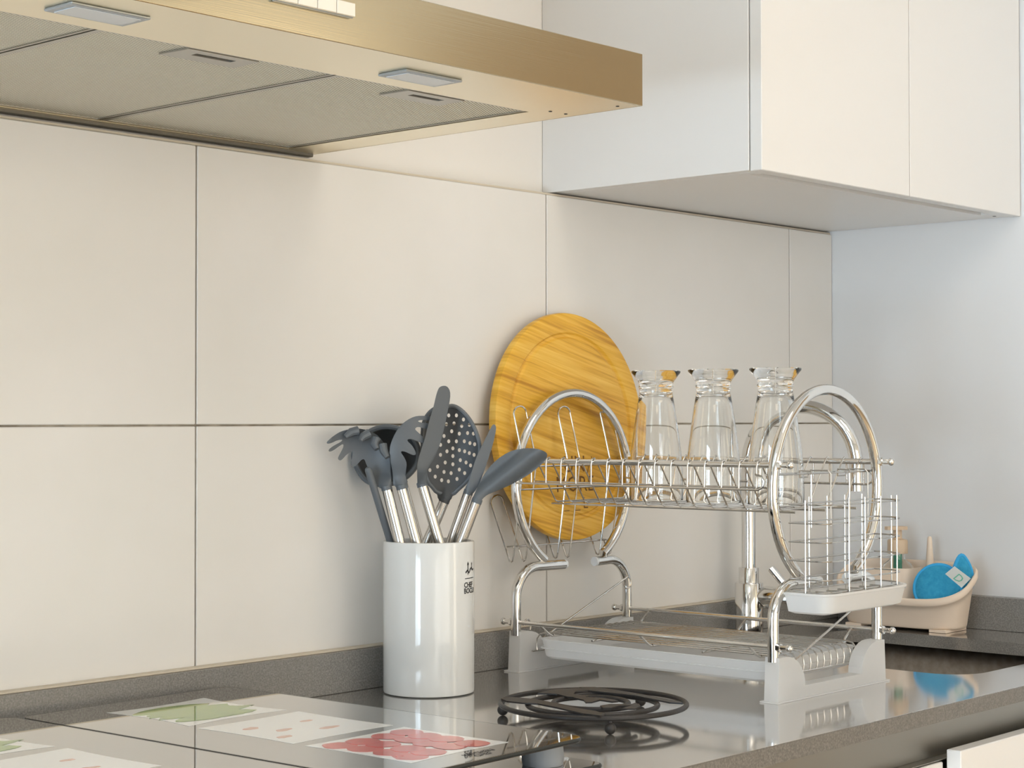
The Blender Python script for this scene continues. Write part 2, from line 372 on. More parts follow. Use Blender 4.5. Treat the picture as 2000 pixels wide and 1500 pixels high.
# ------------------------------------------------------------------ countertop
CT = 0.0185; YC = -0.6015
sx0, sx1, sy0, sy1 = 0.822, 1.192, -0.512, -0.122
counter = empty('countertop', (0.3, -0.3, -CT), label='grey speckled quartz worktop with upstand along the tiled wall', cat='countertop')
mk('worktop', *slab([(-1.35, YC), (XR-.001, YC), (XR-.001, -.0005), (-1.35, -.0005)], -CT, 0, [rrect(sx0, sx1, sy0, sy1, .055)]), 'quartz', counter)
mk('front_edge', *box(-1.35, XR-.001, YC-.0012, YC-.0002, -CT, -.0008), 'quartz_edge_shaded', counter)
mk('upstand', *box(-1.35, XR-.001, -.0195, -.0006, .0002, .0492, .0006, 1), 'quartz_upstand_lit', counter)
mk('upstand', *box(XR-.0195, XR-.001, YC, -.0199, .0002, .0515, .0006, 1), 'quartz_upstand_lit', counter)
mk('sealant', *box(-1.35, XR-.002, -.014, -.0003, .0493, .0515, .0005, 1), 'caulk', counter)

# sink
sink = empty('kitchen_sink', ((sx0+sx1)/2, (sy0+sy1)/2, -.20), label='dark stainless undermount sink basin behind the dish rack', cat='sink')
def basin():
    V, Fc = [], []; rings = [(.006, -CT-.0005), (.004, -.17), (-.012, -.192), (-.03, -.196)]; n = 0
    loops = []
    for off, z in rings:
        L = rrect(sx0-off, sx1+off, sy0-off, sy1+off, .055+off*.5 if off > -.02 else .04, 8); loops.append([(x, y, z) for x, y in L])
    for L in loops: V += [Vector(p) for p in L]
    k = len(loops[0])
    for i in range(len(loops)-1):
        for j in range(k): Fc.append((i*k+j, i*k+(j+1) % k, (i+1)*k+(j+1) % k, (i+1)*k+j))
    Fc.append(tuple((len(loops)-1)*k+j for j in range(k)))
    return V, Fc
bo = mk('basin', *basin(), 'sink_steel', sink, smooth=True)
sm = bo.modifiers.new('thickness', 'SOLIDIFY'); sm.thickness = .0015; sm.offset = 1
mk('drain', *lathe([(.001, -.194), (.028, -.194), (.04, -.1935), (.042, -.1955)], ((sx0+sx1)/2, (sy0+sy1)/2, 0)), 'chrome', sink, smooth=True)

# base cabinets under the worktop
cab = empty('base_cabinet', (.99, -.33, ZF), label='white base cabinet with pulled-out front below the sink', cat='cabinet')
mk('front_panel', *box(.6438, XR-.004, -.600, -.581, -.78, -.0590, .0012, 1), 'lacquer', cab)
mk('side_panel', *box(.6438, .6618, -.555, -.02, -.80, -.022), 'lacquer', cab)
mk('side_panel', *box(XR-.022, XR-.004, -.555, -.02, -.80, -.022), 'lacquer', cab)
mk('base_panel', *box(.6625, XR-.023, -.555, -.02, -.80, -.782), 'lacquer', cab)
mk('plinth', *box(.6438, XR-.004, -.50, -.482, ZF, -.801), 'lacquer', cab)
cab2 = empty('base_cabinet', (.02, -.33, ZF), label='white base cabinet front below the hob, left of the pulled-out one', cat='cabinet')
mk('front_panel', *box(-.60, .6418, -.578, -.559, -.78, -.0735, .0012, 1), 'lacquer', cab2)
mk('side_panel', *box(.6238, .6418, -.5585, -.02, -.80, -.022), 'lacquer', cab2)
mk('side_panel', *box(-.60, -.582, -.5585, -.02, -.80, -.022), 'lacquer', cab2)
mk('base_panel', *box(-.581, .623, -.5585, -.02, -.80, -.782), 'lacquer', cab2)
mk('plinth', *box(-.60, .6418, -.50, -.482, ZF, -.801), 'lacquer', cab2)
gola = tag(mk('handle_channel', *join(box(-.60, XR-.004, -.5635, -.5605, -.0700, -CT-.0006), box(-.60, XR-.004, -.578, -.5605, -.0712, -.0702)), 'channel_alu'),
           'brushed grey metal handle channel running under the worktop edge', 'profile')

# ------------------------------------------------------------------ wall cabinet
xc, yc, zc, zc1 = .6217, -.3407, .642, 1.36
uc = empty('wall_cabinet', ((xc+XR)/2, -.16, zc), label='white wall cabinet with two plain doors above the sink', cat='cabinet')
mk('side_panel', *box(xc, xc+.018, yc+.0195, WY-.0005, zc, zc1, .0006, 1), 'lacquer', uc)
mk('side_panel', *box(XR-.0195, XR-.0015, yc+.0195, WY-.0005, zc, zc1), 'lacquer', uc)
mk('top_panel', *box(xc+.0185, XR-.020, yc+.0195, WY-.001, zc1-.018, zc1), 'lacquer', uc)
gy0, gy1 = -.3175, -.2965
mk('bottom_panel', *join(box(xc+.0185, XR-.020, gy1, WY-.001, zc, zc+.018), box(xc+.0185, XR-.020, yc+.0195, gy0, zc, zc+.018), box(xc+.0185, .6605, gy0, gy1, zc, zc+.018), box(1.286, XR-.020, gy0, gy1, zc, zc+.018)), 'lacquer', uc)
mk('recessed_strip', *box(.6605, 1.286, gy0, gy1, zc+.010, zc+.016), 'dark_alu', uc)
mk('back_panel', *box(xc+.0185, XR-.020, WY-.0045, WY-.0005, zc+.0185, zc1-.019), 'lacquer', uc)
mk('door', *box(xc+.0008, .9903, yc, yc+.018, zc-.0008, zc1, .0009, 1), 'lacquer', uc)
mk('door', *box(.9924, XR-.003, yc, yc+.018, zc-.0008, zc1, .0009, 1), 'lacquer', uc)
mk('screw', *lathe([(.0001, zc-.0006), (.0028, zc-.0004), (.003, zc+.001)], (1.306, -.309, 0), 10), 'dark_gap', uc)

# ------------------------------------------------------------------ range hood
hx1, hy, hz, hz1 = .1923, -.4858, .6487, .7026; hx0 = -.700
hood = empty('range_hood', ((hx0+hx1)/2, -.23, hz), label='brushed stainless range hood with three mesh filters on the tiled wall', cat='range hood')
fx = [(-.1285, .1385), (-.3955, -.1315), (-.6625, -.3985)]; fy0, fy1 = -.3735, .0035
mk('front_panel', *join(box(hx0, hx1, hy, hy+.0015, hz, hz1, .0006, 1)), 'hood_steel', hood)
mk('side_panel', *box(hx1-.0015, hx1-.0001, hy+.0016, WY-.001, hz+.0002, hz1, 0), 'hood_steel', hood)
mk('side_panel', *box(hx0+.0001, hx0+.0015, hy+.0016, WY-.001, hz+.0002, hz1, 0), 'hood_steel', hood)
mk('top_panel', *box(hx0+.0016, hx1-.0016, hy+.0016, WY-.001, hz1-.0015, hz1), 'hood_steel', hood)
v, t = fill([(hx0+.0016, hy+.0016), (hx1-.0016, hy+.0016), (hx1-.0016, .018), (hx0+.0016, .018)], [[(-.6645, fy0-.002), (.1405, fy0-.002), (.1405, fy1+.002), (-.6645, fy1+.002)]])
mk('bottom_panel', *solid(v, t, lambda x, y: (x, y, hz+.0018), lambda x, y: (x, y, hz+.0003)), 'hood_steel_under', hood)
mk('rear_rail', *box(hx0, .1885, .0145, WY-.001, hz-.0035, hz+.004, .001, 1), 'dark_alu', hood)
for a, b in fx:
    f = mk('filter', *box(a, b, fy0, fy1, hz+.0022, hz+.0085), 'filter_mesh', hood)
    mk('filter_frame', *join(box(a, a+.007, fy0, fy1, hz+.0010, hz+.0021), box(b-.0025, b, fy0, fy1, hz+.0010, hz+.0021), box(a+.007, b-.0025, fy0, fy0+.0025, hz+.0010, hz+.0021), box(a+.007, b-.0025, fy1-.004, fy1, hz+.0010, hz+.0021)), 'alu', f)
    cxh = (a+b)/2+.004
    v, t = fill([(cxh-.042, -.3305), (cxh+.042, -.3305), (cxh+.0395, -.3695), (cxh-.0395, -.3695)], [[(cxh-.022, -.350), (cxh+.022, -.350), (cxh+.022, -.3585), (cxh-.022, -.3585)]])
    h = mk('handle_plate', *solid(v, t, lambda x, y: (x, y, hz+.0019), lambda x, y: (x, y, hz+.0002)), 'alu', f)
    mk('handle_slot', *box(cxh-.022, cxh+.022, -.3585, -.350, hz+.00195, hz+.0022), 'dark_gap', f)
for lx in (-.0735, -.4345):
    L = mk('lamp', *box(lx-.0375, lx+.0375, -.4475, -.4095, hz-.0022, hz+.0002, .0008, 1), 'lens_frame', hood)
    mk('lens', *box(lx-.031, lx+.031, -.4425, -.4145, hz-.0028, hz-.0023), 'lens', L)
for x, y in ((.153, -.3943), (.1758, -.396), (.1761, -.4655)):
    mk('rivet', *lathe([(.0001, hz-.0004), (.0018, hz-.0002), (.002, hz+.0006)], (x, y, 0), 10), 'dark_gap', hood)
cp = mk('control_panel', *box(-.3045, -.2165, hy-.0042, hy-.0001, .6712, .6835, .0005, 1), 'lens_frame', hood)
for i in range(4):
    mk('button', *box(-.3035+.0217*i, -.3035+.0217*(i+1)-.0006, hy-.0075, hy-.0043, .6718, .6832, .0004, 1), 'button', cp)
mk('chimney', *box(-.40, -.11, -.25, WY-.001, hz1+.0003, ZC-.002), 'hood_steel', hood)
tape = tag(hood, None)

# ------------------------------------------------------------------ induction hob and glass hob covers
hob = empty('induction_hob', (-.26, -.29, 0), label='black glass induction hob set on the worktop under printed glass covers', cat='hob')
mk('glass_top', *slab(rrect(-.545, .050, -.548, -.030, .010, 5), .0004, .0045), 'black_glass', hob)
mk('edge_trim', *tube([(x, y, .0024) for x, y in rrect(-.5453, .0503, -.5483, -.0297, .010, 5)], .0021, 8, True), 'glass_edge', hob, smooth=True)
def cover(x_off, label):
    ang = math.radians(2.2); base = Vector((.0185+x_off, -.0318, 0)); ca, sa = cos(ang), sin(ang)
    W, D, zt = .2745, .507, .030
    def wp(x, y, z=0): return Vector((base.x + x*ca - y*sa, base.y + x*sa + y*ca, z))   # x in -W..0, y in -D..0
    root = empty('hob_cover', wp(-W/2, -D/2, .005), label=label, cat='hob cover', group='printed glass hob covers')
    out = rrect(-W+.0008, -.0008, -D+.0008, -.0008, .0155, 7); v, t = fill(out)
    mk('glass_plate', *solid(v, t, lambda x, y: wp(x, y, zt), lambda x, y: wp(x, y, zt-.0045)), 'black_glass', root)
    rim = [wp(x, y, zt-.0023) for x, y in rrect(-W+.0020, -.0020, -D+.0020, -.0020, .014, 7)]
    mk('edge', *tube(rim, .0024, 8, True), 'glass_edge', root, smooth=True)
    for fxx in (-.03, -W+.03):
        for fyy in (-.03, -D+.03):
            p = wp(fxx, fyy)
            mk('foot', *lathe([(.019, .0047), (.020, .010), (.019, zt-.0047)], p, 24), 'rubber', root, smooth=True)
    cx = -.138
    def leaf(cx, cy, s, bend):      # photo with drawn-out corners
        pts = []
        for (ax, ay), (bx, by) in (((-1, 1), (1, 1)), ((1, 1), (1, -1)), ((1, -1), (-1, -1)), ((-1, -1), (-1, 1))):
            for i in range(8):
                q = i/8; nx, ny = (ay+by)/2*0, 0
                mx, my = ax+(bx-ax)*q, ay+(by-ay)*q; k = 1-bend*sin(pi*q)
                pts.append((cx+mx*s*(k if ax == bx else 1), cy+my*s*(k if ay == by else 1)))
        return pts
    def flat(name, poly, z, m, par):
        v, t = fill(poly); return mk(name, *solid(v, t, lambda x, y: wp(x, y, zt+z), lambda x, y: wp(x, y, zt+z-.0001)), m, par)
    def blob(cx, cy, rx, ry, n=14, k=.12, seed=0):
        rr = random.Random(seed); return [(cx+rx*cos(2*pi*i/n)*(1+rr.uniform(-k, k)), cy+ry*sin(2*pi*i/n)*(1+rr.uniform(-k, k))) for i in range(n)]
    p1 = flat('printed_photo', leaf(cx, -.112, .064, .10), .0002, 'photo_white', root)
    for i, b in enumerate(((-.008, -.082, .046, .016), (-.002, -.104, .056, .017), (.004, -.124, .056, .017), (-.004, -.146, .050, .015))): flat('green_vegetable', blob(cx+b[0], b[1], b[2], b[3], 16, .14, i), .00035+.00005*i, 'photo_green', p1)
    p2 = flat('printed_photo', leaf(cx, -.258, .066, .04), .0002, 'photo_white', root)
    for i, b in enumerate(((-.035, -.232, .009, .006), (-.02, -.262, .011, .005), (.018, -.285, .013, .005), (.03, -.240, .008, .004), (-.045, -.290, .010, .005))): flat('garlic_clove', blob(cx+b[0], b[1], b[2], b[3], 12, .2, 10+i), .00035, 'photo_peach', p2)
    p3 = flat('printed_photo', leaf(cx, -.405, .066, .04), .0002, 'photo_white', root)
    k = 0
    for ix in range(4):
        for iy in range(4):
            flat('red_tomato', blob(cx-.042+.028*ix+random.uniform(-.004, .004), -.447+.028*iy+random.uniform(-.004, .004), .0165, .0165, 14, .07, 20+k), .00035+.00003*k, 'photo_red', p3); k += 1
    V1, F1 = text_mesh('KITCHEN', .0095, 0, .0002); V2, F2 = text_mesh('CHEF', .0095, 0, .0002)
    tx = join(([wp(-.128+p.x, -.487+p.y+.0045, zt+.0003) for p in V1], F1), ([wp(-.128+p.x-.004, -.487+p.y-.0045, zt+.0003) for p in V2], F2))
    mk('lettering', *tx, 'print_black', root)
    return root
cover(0, 'dark glass hob cover printed with red tomatoes, beside the white crock')
cover(-.2765, 'dark glass hob cover cut off by the left picture edge')

# ------------------------------------------------------------------ utensil crock
CX, CY, CRr, CH = .280, -.0905, .055, .182
crock = empty('utensil_crock', (CX, CY, 0), label='tall white ceramic crock holding the grey utensils', cat='crock')
mk('body', *lathe([(.0005, .0003), (CRr-.003, .0003), (CRr-.0006, .0015), (CRr, .004), (CRr, CH-.002), (CRr-.0006, CH-.0006), (CRr-.002, CH), (CRr-.0036, CH-.0008), (CRr-.004, CH-.003), (CRr-.004, .008), (CRr-.008, .005), (.0005, .005)], (CX, CY, 0), 72), 'ceramic', crock, smooth=True)
away = math.atan2(fw.y, fw.x)+pi          # direction from the crock to the camera
def on_crock(V, az, zc_):
    out = []
    for p in V: a = az + p.x/CRr; out.append(Vector((CX+(CRr+.0003)*cos(a), CY+(CRr+.0003)*sin(a), zc_+p.y)))
    return out
az = away + math.radians(65)
lg = join(tube([Vector((-.0095, -.0055, 0)), Vector((-.006, -.003, 0)), Vector((-.002, -.006, 0)), Vector((.001, -.002, 0)), Vector((.004, -.0005, 0)), Vector((.0065, -.003, 0)), Vector((.011, -.002, 0))], .0013, 6),
          tube([Vector((-.0045, -.008, 0)), Vector((-.0045, .006, 0))], .0009, 6), tube([Vector((.0055, -.002, 0)), Vector((.0055, .005, 0))], .0009, 6),
          ([Vector((-.0045, .0075, 0)), Vector((-.0028, .0045, 0)), Vector((-.0045, .0015, 0)), Vector((-.0062, .0045, 0))], [(0, 1, 2, 3)]), ([Vector((.0055, .0065, 0)), Vector((.0068, .004, 0)), Vector((.0055, .0015, 0)), Vector((.0042, .004, 0))], [(0, 1, 2, 3)]))
zl = CH-.031
lgp = on_crock(lg[0], az, zl); mk('logo', lgp, lg[1], 'print_black', crock)
ln = tube([Vector((-.011+.002*i, 0, 0)) for i in range(12)], .0005, 6); mk('logo_line', on_crock(ln[0], az, zl-.0125), ln[1], 'print_black', crock)
for s, dz in (('CHEF', -.0205), ('BOCUI', -.0275)):
    V, Fc = text_mesh(s, .0088, 0, .00022); V = [Vector((p.x*(.95 if len(s) > 4 else .95)-(.0 if len(s) > 4 else .0025), p.y, 0)) for p in V]
    mk('lettering', on_crock(V, az, zl+dz), Fc, 'print_black', crock)

# ------------------------------------------------------------------ utensils (traced in the plane of the crock, with depth of their own)
D0 = (Vector((CX, CY, .2))-CAM).dot(fw)
def IP(cx, cy, dd=0.0):             # crop coordinates of the utensil close-up -> world, dd = metres behind the crock axis
    px, py = 620+.23*cx, 740+.23*cy
    return CAM + ray(px, py)*((D0+dd)/ray(px, py).dot(fw))
def smooth_loop(pts, n=2):
    for _ in range(n):
        out = []
        for i in range(len(pts)):
            a, b = pts[i], pts[(i+1) % len(pts)]
            out += [(a[0]*.75+b[0]*.25, a[1]*.75+b[1]*.25), (a[0]*.25+b[0]*.75, a[1]*.25+b[1]*.75)]
        pts = out
    return pts
def utensil(name, label, outline, depth, thick, hd, hdd, head='silicone', hrad=.0064, holes=(), step=19, handle=True, hlen=None, sm=1):
    (ax, ay), (bx, by) = hd
    k = hlen if hlen else 1.75
    A = IP(ax, ay, hdd); B = IP(ax+(bx-ax)*k, ay+(by-ay)*k, hdd)
    root = empty(name, B, label=label, cat=name.split('_')[-1] if name.split('_')[-1] in ('ladle', 'skimmer', 'spatula', 'spoon', 'server', 'turner') else 'utensil', group='grey silicone kitchen utensils in the crock')
    ol = smooth_loop(outline, sm)
    v, t = fill(ol, holes, step)
    # crop y runs down: keep orientation irrelevant, normals are recalculated
    ux, uy = bx-ax, by-ay; ul = math.hypot(ux, uy); ux /= ul; uy /= ul; half = hrad/(.23*D0/F_PX)
    def prof(x, y):
        al = (x-ax)*ux+(y-ay)*uy; lat = -(x-ax)*uy+(y-ay)*ux          # along and across the handle axis
        q = min(1, max(0, 1+al/150)); q = q*q*(3-2*q)
        tn = 2*hrad*math.sqrt(max(.02, 1-min(1, (lat/(half*1.12))**2)))
        return depth(x, y)*(1-q)+hdd*q, thick*(1-q)+max(thick, tn)*q
    def topf(x, y): d_, t_ = prof(x, y); return IP(x, y, d_-t_/2)
    def botf(x, y): d_, t_ = prof(x, y); return IP(x, y, d_+t_/2)
    o = mk('head', *solid(v, t, topf, botf), head, root, smooth=True, sharp=62)
    if handle:
        d = (B-A).normalized()
        P = [A-d*.004, A, A+d*.001, B]; mk('handle', *tube(P[1:], hrad, 18), 'steel', root, smooth=True)
        # silicone socket between head and handle
        mk('socket', *tube([A-d*.006, A-d*.004, A+d*.0012], [hrad*.5, hrad*1.02, hrad*1.05], 18), head, root, smooth=True)
    return root
quad = lambda cx, cy, rx, ry, k, b: (lambda x, y: b + k*min(((x-cx)/rx)**2+((y-cy)/ry)**2, 2.2))
S1 = [(632,925),(622,800),(618,700),(600,620),(575,560),(540,510),(500,470),(440,440),(380,425),(320,418),(260,430),(200,445),(150,475),(110,505),(75,540),(85,552),(120,545),(170,520),(215,515),(200,535),(150,560),(105,590),(92,610),(105,620),(140,605),(180,575),(218,550),(222,575),(200,620),(175,665),(175,685),(195,695),(215,680),(250,640),(300,610),(300,650),(285,700),(285,740),(310,750),(345,720),(375,685),(400,680),(420,740),(450,800),(490,870),(540,945)]
u1 = utensil('pasta_server', 'grey pasta server leaning furthest left with its tines spread', S1, quad(470, 650, 260, 260, -.011, -.016), .0028, ((590,935),(702,1390)), -.030, sm=1, step=19)
for i, pth in enumerate((((345,440),(285,452),(235,492)), ((440,462),(385,492),(362,524)), ((500,505),(484,556),(505,598)), ((552,560),(566,618),(594,668)))):
    P = [IP(x, y, -.030-.003*j) for j, (x, y) in enumerate(pth)]
    mk('tine', *tube(P, [.0058, .0050, .0032], 10), 'silicone', u1, smooth=True)
S2 = [(645,930),(640,800),(620,700),(612,600),(625,540),(660,460),(700,400),(760,350),(820,320),(880,312),(960,318),(1010,330),(1005,350),(960,352),(880,348),(850,358),(870,370),(930,375),(975,390),(975,415),(955,425),(900,420),(850,405),(825,425),(850,450),(890,485),(912,520),(905,545),(880,545),(840,525),(800,510),(765,512),(765,530),(800,560),(830,610),(838,640),(820,650),(790,640),(750,620),(715,612),(708,625),(740,670),(760,720),(750,780),(748,830),(770,910),(770,930)]
utensil('pasta_server', 'grey pasta server with tines pointing right, second from the left', S2, quad(680, 620, 260, 300, .012, -.036), .0028, ((717,928),(840,1390)), -.030, sm=1, step=19)
S4 = [(1035,70),(1065,58),(1095,60),(1120,85),(1130,130),(1122,200),(1100,310),(1075,430),(1040,560),(1000,660),(950,740),(930,780),(930,890),(850,915),(845,800),(850,700),(880,600),(910,520),(930,430),(960,320),(985,240),(1005,150),(1020,100)]
utensil('slim_turner', 'tallest grey turner seen almost edge-on in front of the skimmer', S4, lambda x, y: -.020+.00012*(x-1000)-.00001*(y-500), .005, ((892,905),(1035,1390)), -.018, hlen=1.5)
S5 = [(1120,225),(1180,235),(1250,290),(1310,370),(1355,470),(1378,560),(1375,640),(1350,740),(1310,820),(1250,890),(1190,940),(1150,985),(1130,1040),(1025,1035),(1015,970),(980,920),(940,880),(915,800),(900,700),(890,520),(900,360),(960,270),(1040,235)]
HO = [(1115,310),(1180,310),(1240,345),(1095,385),(1160,378),(1225,400),(1290,390),(1075,485),(1140,445),(1205,465),(1275,460),(1325,465),(1045,560),(1115,530),(1180,530),(1247,530),(1295,545),(1335,555),(1045,645),(1100,615),(1150,590),(1205,605),(1250,615),(1290,630),(1330,645),(1085,710),(1150,655),(1213,690),(1262,710),(1300,735),(1020,745),(1075,790),(1150,725),(1205,770),(1250,800),(955,775),(1000,830),(1055,860),(1135,800),(1112,870),(1185,850)]
holes = [[(x+13*cos(2*pi*i/10), y+17*sin(2*pi*i/10)) for i in range(10)] for x, y in HO]
u5 = utensil('round_skimmer', 'round grey skimmer full of small holes', S5, quad(1150, 600, 240, 400, -.010, .031), .0032, ((1075,1040),(930,1390)), .020, head='silicone_dark', holes=holes, step=22, sm=2, hlen=1.8)
rim = [IP(x, y, quad(1150, 600, 240, 400, -.010, .031)(x, y)-.001) for x, y in smooth_loop(S5[:12]+S5[14:], 2)[:-6]]
mk('rim', *tube(rim, .0026, 8, True), 'silicone', u5, smooth=True)
S6 = [(1490,382),(1515,395),(1518,430),(1490,560),(1450,680),(1400,830),(1350,940),(1310,985),(1245,940),(1290,860),(1330,720),(1360,640),(1410,540),(1460,440)]
utensil('narrow_spatula', 'narrow grey spatula with pointed blade beside the big spoon', S6, lambda x, y: .012+.00006*(x-1380), .006, ((1278,972),(1130,1385)), .010, hrad=.0058, hlen=1.7)
S7 = [(1310,1030),(1340,960),(1380,870),(1430,790),(1490,715),(1570,650),(1660,605),(1760,588),(1860,590),(1930,615),(1955,640),(1945,680),(1890,740),(1800,810),(1700,870),(1600,920),(1500,960),(1440,985),(1400,1020),(1385,1055)]
utensil('serving_spoon', 'large grey serving spoon leaning right over the dish rack', S7, lambda x, y: -.008 + .010*min(((x-1680+(y-760)*.9)/330)**2+((y-760+(x-1680)*.75)/95)**2, 1.6), .004, ((1350,1045),(1220,1385)), -.006, hlen=1.75)
S8 = [(430,450),(550,402),(680,415),(790,470),(850,560),(865,660),(830,760),(740,850),(640,890),(500,900),(400,860),(330,750),(300,640),(350,520)]
u8 = utensil('soup_ladle', 'deep grey soup ladle behind the two pasta servers', S8, quad(585, 650, 290, 260, -.034, .056), .0030, ((720,880),(860,1390)), .030, head='silicone_dark', step=22, sm=2, hlen=1.55)
lr = [IP(x, y, quad(585, 650, 290, 260, -.034, .056)(x, y)-.001) for x, y in smooth_loop(S8, 2)]
mk('rim', *tube(lr, .0034, 8, True), 'silicone', u8, smooth=True)
A, B = IP(425, 748, -.040), IP(672, 1560, -.012); P, R_ = capsule_path(A, B, .0044)
rod = tag(mk('slim_utensil', *tube(P, R_, 14), 'silicone', None, origin=B, smooth=True), 'thin plain grey rod-shaped utensil at the left of the crock', 'utensil', 'grey silicone kitchen utensils in the crock')

# ------------------------------------------------------------------ trivet
TC = Vector((.2605, -.3625, 0)); tz, tR = .0165, .1015
tr = empty('trivet', TC, label='round black wrought iron trivet lying on the worktop', cat='trivet')
def ring(c, R, z, n=64, e=1.0, a0=0): return [Vector((c.x+R*cos(a0+2*pi*i/n), c.y+R*e*sin(a0+2*pi*i/n), z)) for i in range(n)]
mk('outer_ring', *tube(ring(TC, tR, tz), .0029, 10, True), 'iron', tr, smooth=True)
mk('middle_ring', *tube(ring(TC+Vector((-.004, -.002, 0)), .071, tz-.0005), .0029, 10, True), 'iron', tr, smooth=True)
sp = [Vector((TC.x-.002+(.041+.0045*max(0, a-5.2))*cos(a-2.2), TC.y+.002+(.041+.0045*max(0, a-5.2))*sin(a-2.2), tz+.0005)) for a in [i*.12 for i in range(62)]]
mk('inner_ring', *tube(sp, .0029, 10), 'iron', tr, smooth=True)
def tp(px, py): q = atz(960+px*.2, 1320+py*.2, tz+.003); return (q.x, q.y)
def plate(name, poly, z=tz+.0042):
    v, t = fill(poly); mk(name, *solid(v, t, lambda x, y: (x, y, z), lambda x, y: (x, y, z-.0016)), 'iron', tr)
plate('flat_bar', [tp(*q) for q in ((95,232),(180,215),(420,235),(560,262),(800,318),(1010,352),(1110,378),(1060,398),(900,378),(640,318),(450,280),(300,272),(150,256))])
plate('flat_bar', [tp(*q) for q in ((860,118),(1010,118),(1200,145),(1450,185),(1640,220),(1850,262),(1868,276),(1740,268),(1560,232),(1400,200),(1180,176),(950,152))])
plate('flat_leaf', [tp(*q) for q in ((450,178),(560,150),(650,138),(900,128),(950,150),(820,160),(800,190),(960,205),(860,222),(740,212),(640,186),(540,180))])
plate('flat_leaf', [tp(*q) for q in ((800,228),(860,215),(1000,228),(1090,232),(1200,250),(1240,262),(1180,268),(1060,250),(980,272),(920,274),(900,252))], tz+.0050)
plate('flat_leaf', [tp(*q) for q in ((1060,300),(1150,285),(1240,285),(1440,282),(1455,305),(1400,330),(1270,330),(1320,312),(1380,298),(1250,300),(1170,320),(1090,322))])
for bx, by in ((.1985, -.4345), (.2105, -.2755), (.360, -.3495)):
    d = Vector((bx, by, 0))-TC; d = d.normalized()*tR; p = TC+d
    mk('ball_foot', *join(sphere((p.x, p.y, .0062), .0062), tube([(p.x, p.y, .010), (p.x, p.y, tz)], .0017, 8)), 'iron', tr, smooth=True)

# ------------------------------------------------------------------ dish rack
RO = Vector((.479, -.457, 0)); RTH = math.radians(.6)
rack = empty('dish_rack', RO, RTH, 'two-tier chrome dish rack with ring-shaped ends and white plastic feet', 'dish rack')
def RW(x, y, z): return Vector((RO.x+x*cos(RTH)-y*sin(RTH), RO.y+x*sin(RTH)+y*cos(RTH), z))
Lx, Ly = .245, .414
y_f, y_b = .0095, .4045; xl, xr = .0050, .2425
def rk(name, q, m, parent=None, smooth=True): return mk(name, q[0], q[1], m, parent or rack, smooth=smooth, local=True)
# plastic feet
def foot_profile():
    P = [(0, .0005), (Lx, .0005), (Lx-.003, .052), (Lx-.0185, .052)]
    for i in range(9): a = pi/2*i/8; P.append((Lx-.0185-.040*sin(a)*1.0, .052-.037*(1-cos(a))))
    P2 = [(Lx-x, z) for x, z in P[3:]]
    return P + list(reversed(P2)) + [(.003, .052)]
for yy in (0, Ly-.019):
    v, t = fill(foot_profile()); o = rk('base_foot', solid(v, t, lambda x, z: (x, yy, z), lambda x, z: (x, yy+.019, z)), 'milky', smooth=False)
    rk('flange', box(-.0045, Lx+.0045, yy-.003, yy+.022, .0003, .0018), 'milky', o, False)
for yy in (y_f, y_b):
    for side in (0, 1):
        X = (lambda a: a) if side == 0 else (lambda a: Lx-a)
        zt_, rb = .1340, .040; P = [(X(xl), yy, .047), (X(xl), yy, .07), (X(xl), yy, zt_-rb)]
        for i in range(1, 9): a = pi/2*i/8; P.append((X(xl+rb-rb*cos(a)), yy, zt_-rb+rb*sin(a)))
        P.append((X(.1015 if side == 0 else .0745), yy, zt_-.0008))
        lg_ = rk('leg', tube(P, .0066, 18), 'chrome')
        ex = X(.1015 if side == 0 else .0745); s_ = 1 if side == 0 else -1
        rk('end_cap', tube([(ex, yy, zt_-.0008), (ex+s_*.0035, yy, zt_-.0008)], .0063, 16), 'cap_white', lg_)
    cxr, czr, Rr = .1238, .2440, .1190
    a0 = math.asin((.1425-czr)/Rr); P = [(cxr+Rr*cos(a), yy, czr+Rr*sin(a)) for a in [a0+(pi-2*a0)*i/48 for i in range(49)]]
    rk('ring', tube(P, .0066, 18), 'chrome')
    s_ = -1 if yy == y_f else 1
    for X, z in ((xl, .0640), (Lx-xl, .0640), (cxr-.1152, .2740), (cxr+.1152, .2740)):
        yb = yy + s_*.0068
        rk('acorn_nut', join(tube([(X, yb-s_*.001, z), (X, yb+s_*.0035, z)], .0050, 6), tube([(X, yb+s_*.0035, z), (X, yb+s_*.012, z)], .0031, 10), sphere((X, yb+s_*.0150, z), .0046)), 'chrome')
    rk('brace', tube([(Lx-.012, yy+s_*-.006, .1080), (.022, yy+s_*-.006, .0290)], .0013, 8), 'wire_chrome')
    hk = [(Lx-.012+.008*cos(a), yy-s_*.006, .1000+.008*sin(a)) for a in [pi/2-i*.5 for i in range(10)]]
    rk('brace_hook', tube(hk, .0012, 8), 'wire_chrome')
    hk = [(.020+.007*cos(a), yy-s_*.006, .058+.009*sin(a)) for a in [-.6+i*.45 for i in range(9)]]
    rk('brace_hook', tube(hk, .0012, 8), 'wire_chrome')
for X, z, rr in ((xl, .0640, .0027), (Lx-xl, .0640, .0027), (cxr-.1152, .2740, .0036), (cxr+.1152, .2740, .0036)):
    rk('rail', tube([(X, y_f+.004, z), (X, y_b-.004, z)], rr, 12), 'chrome')
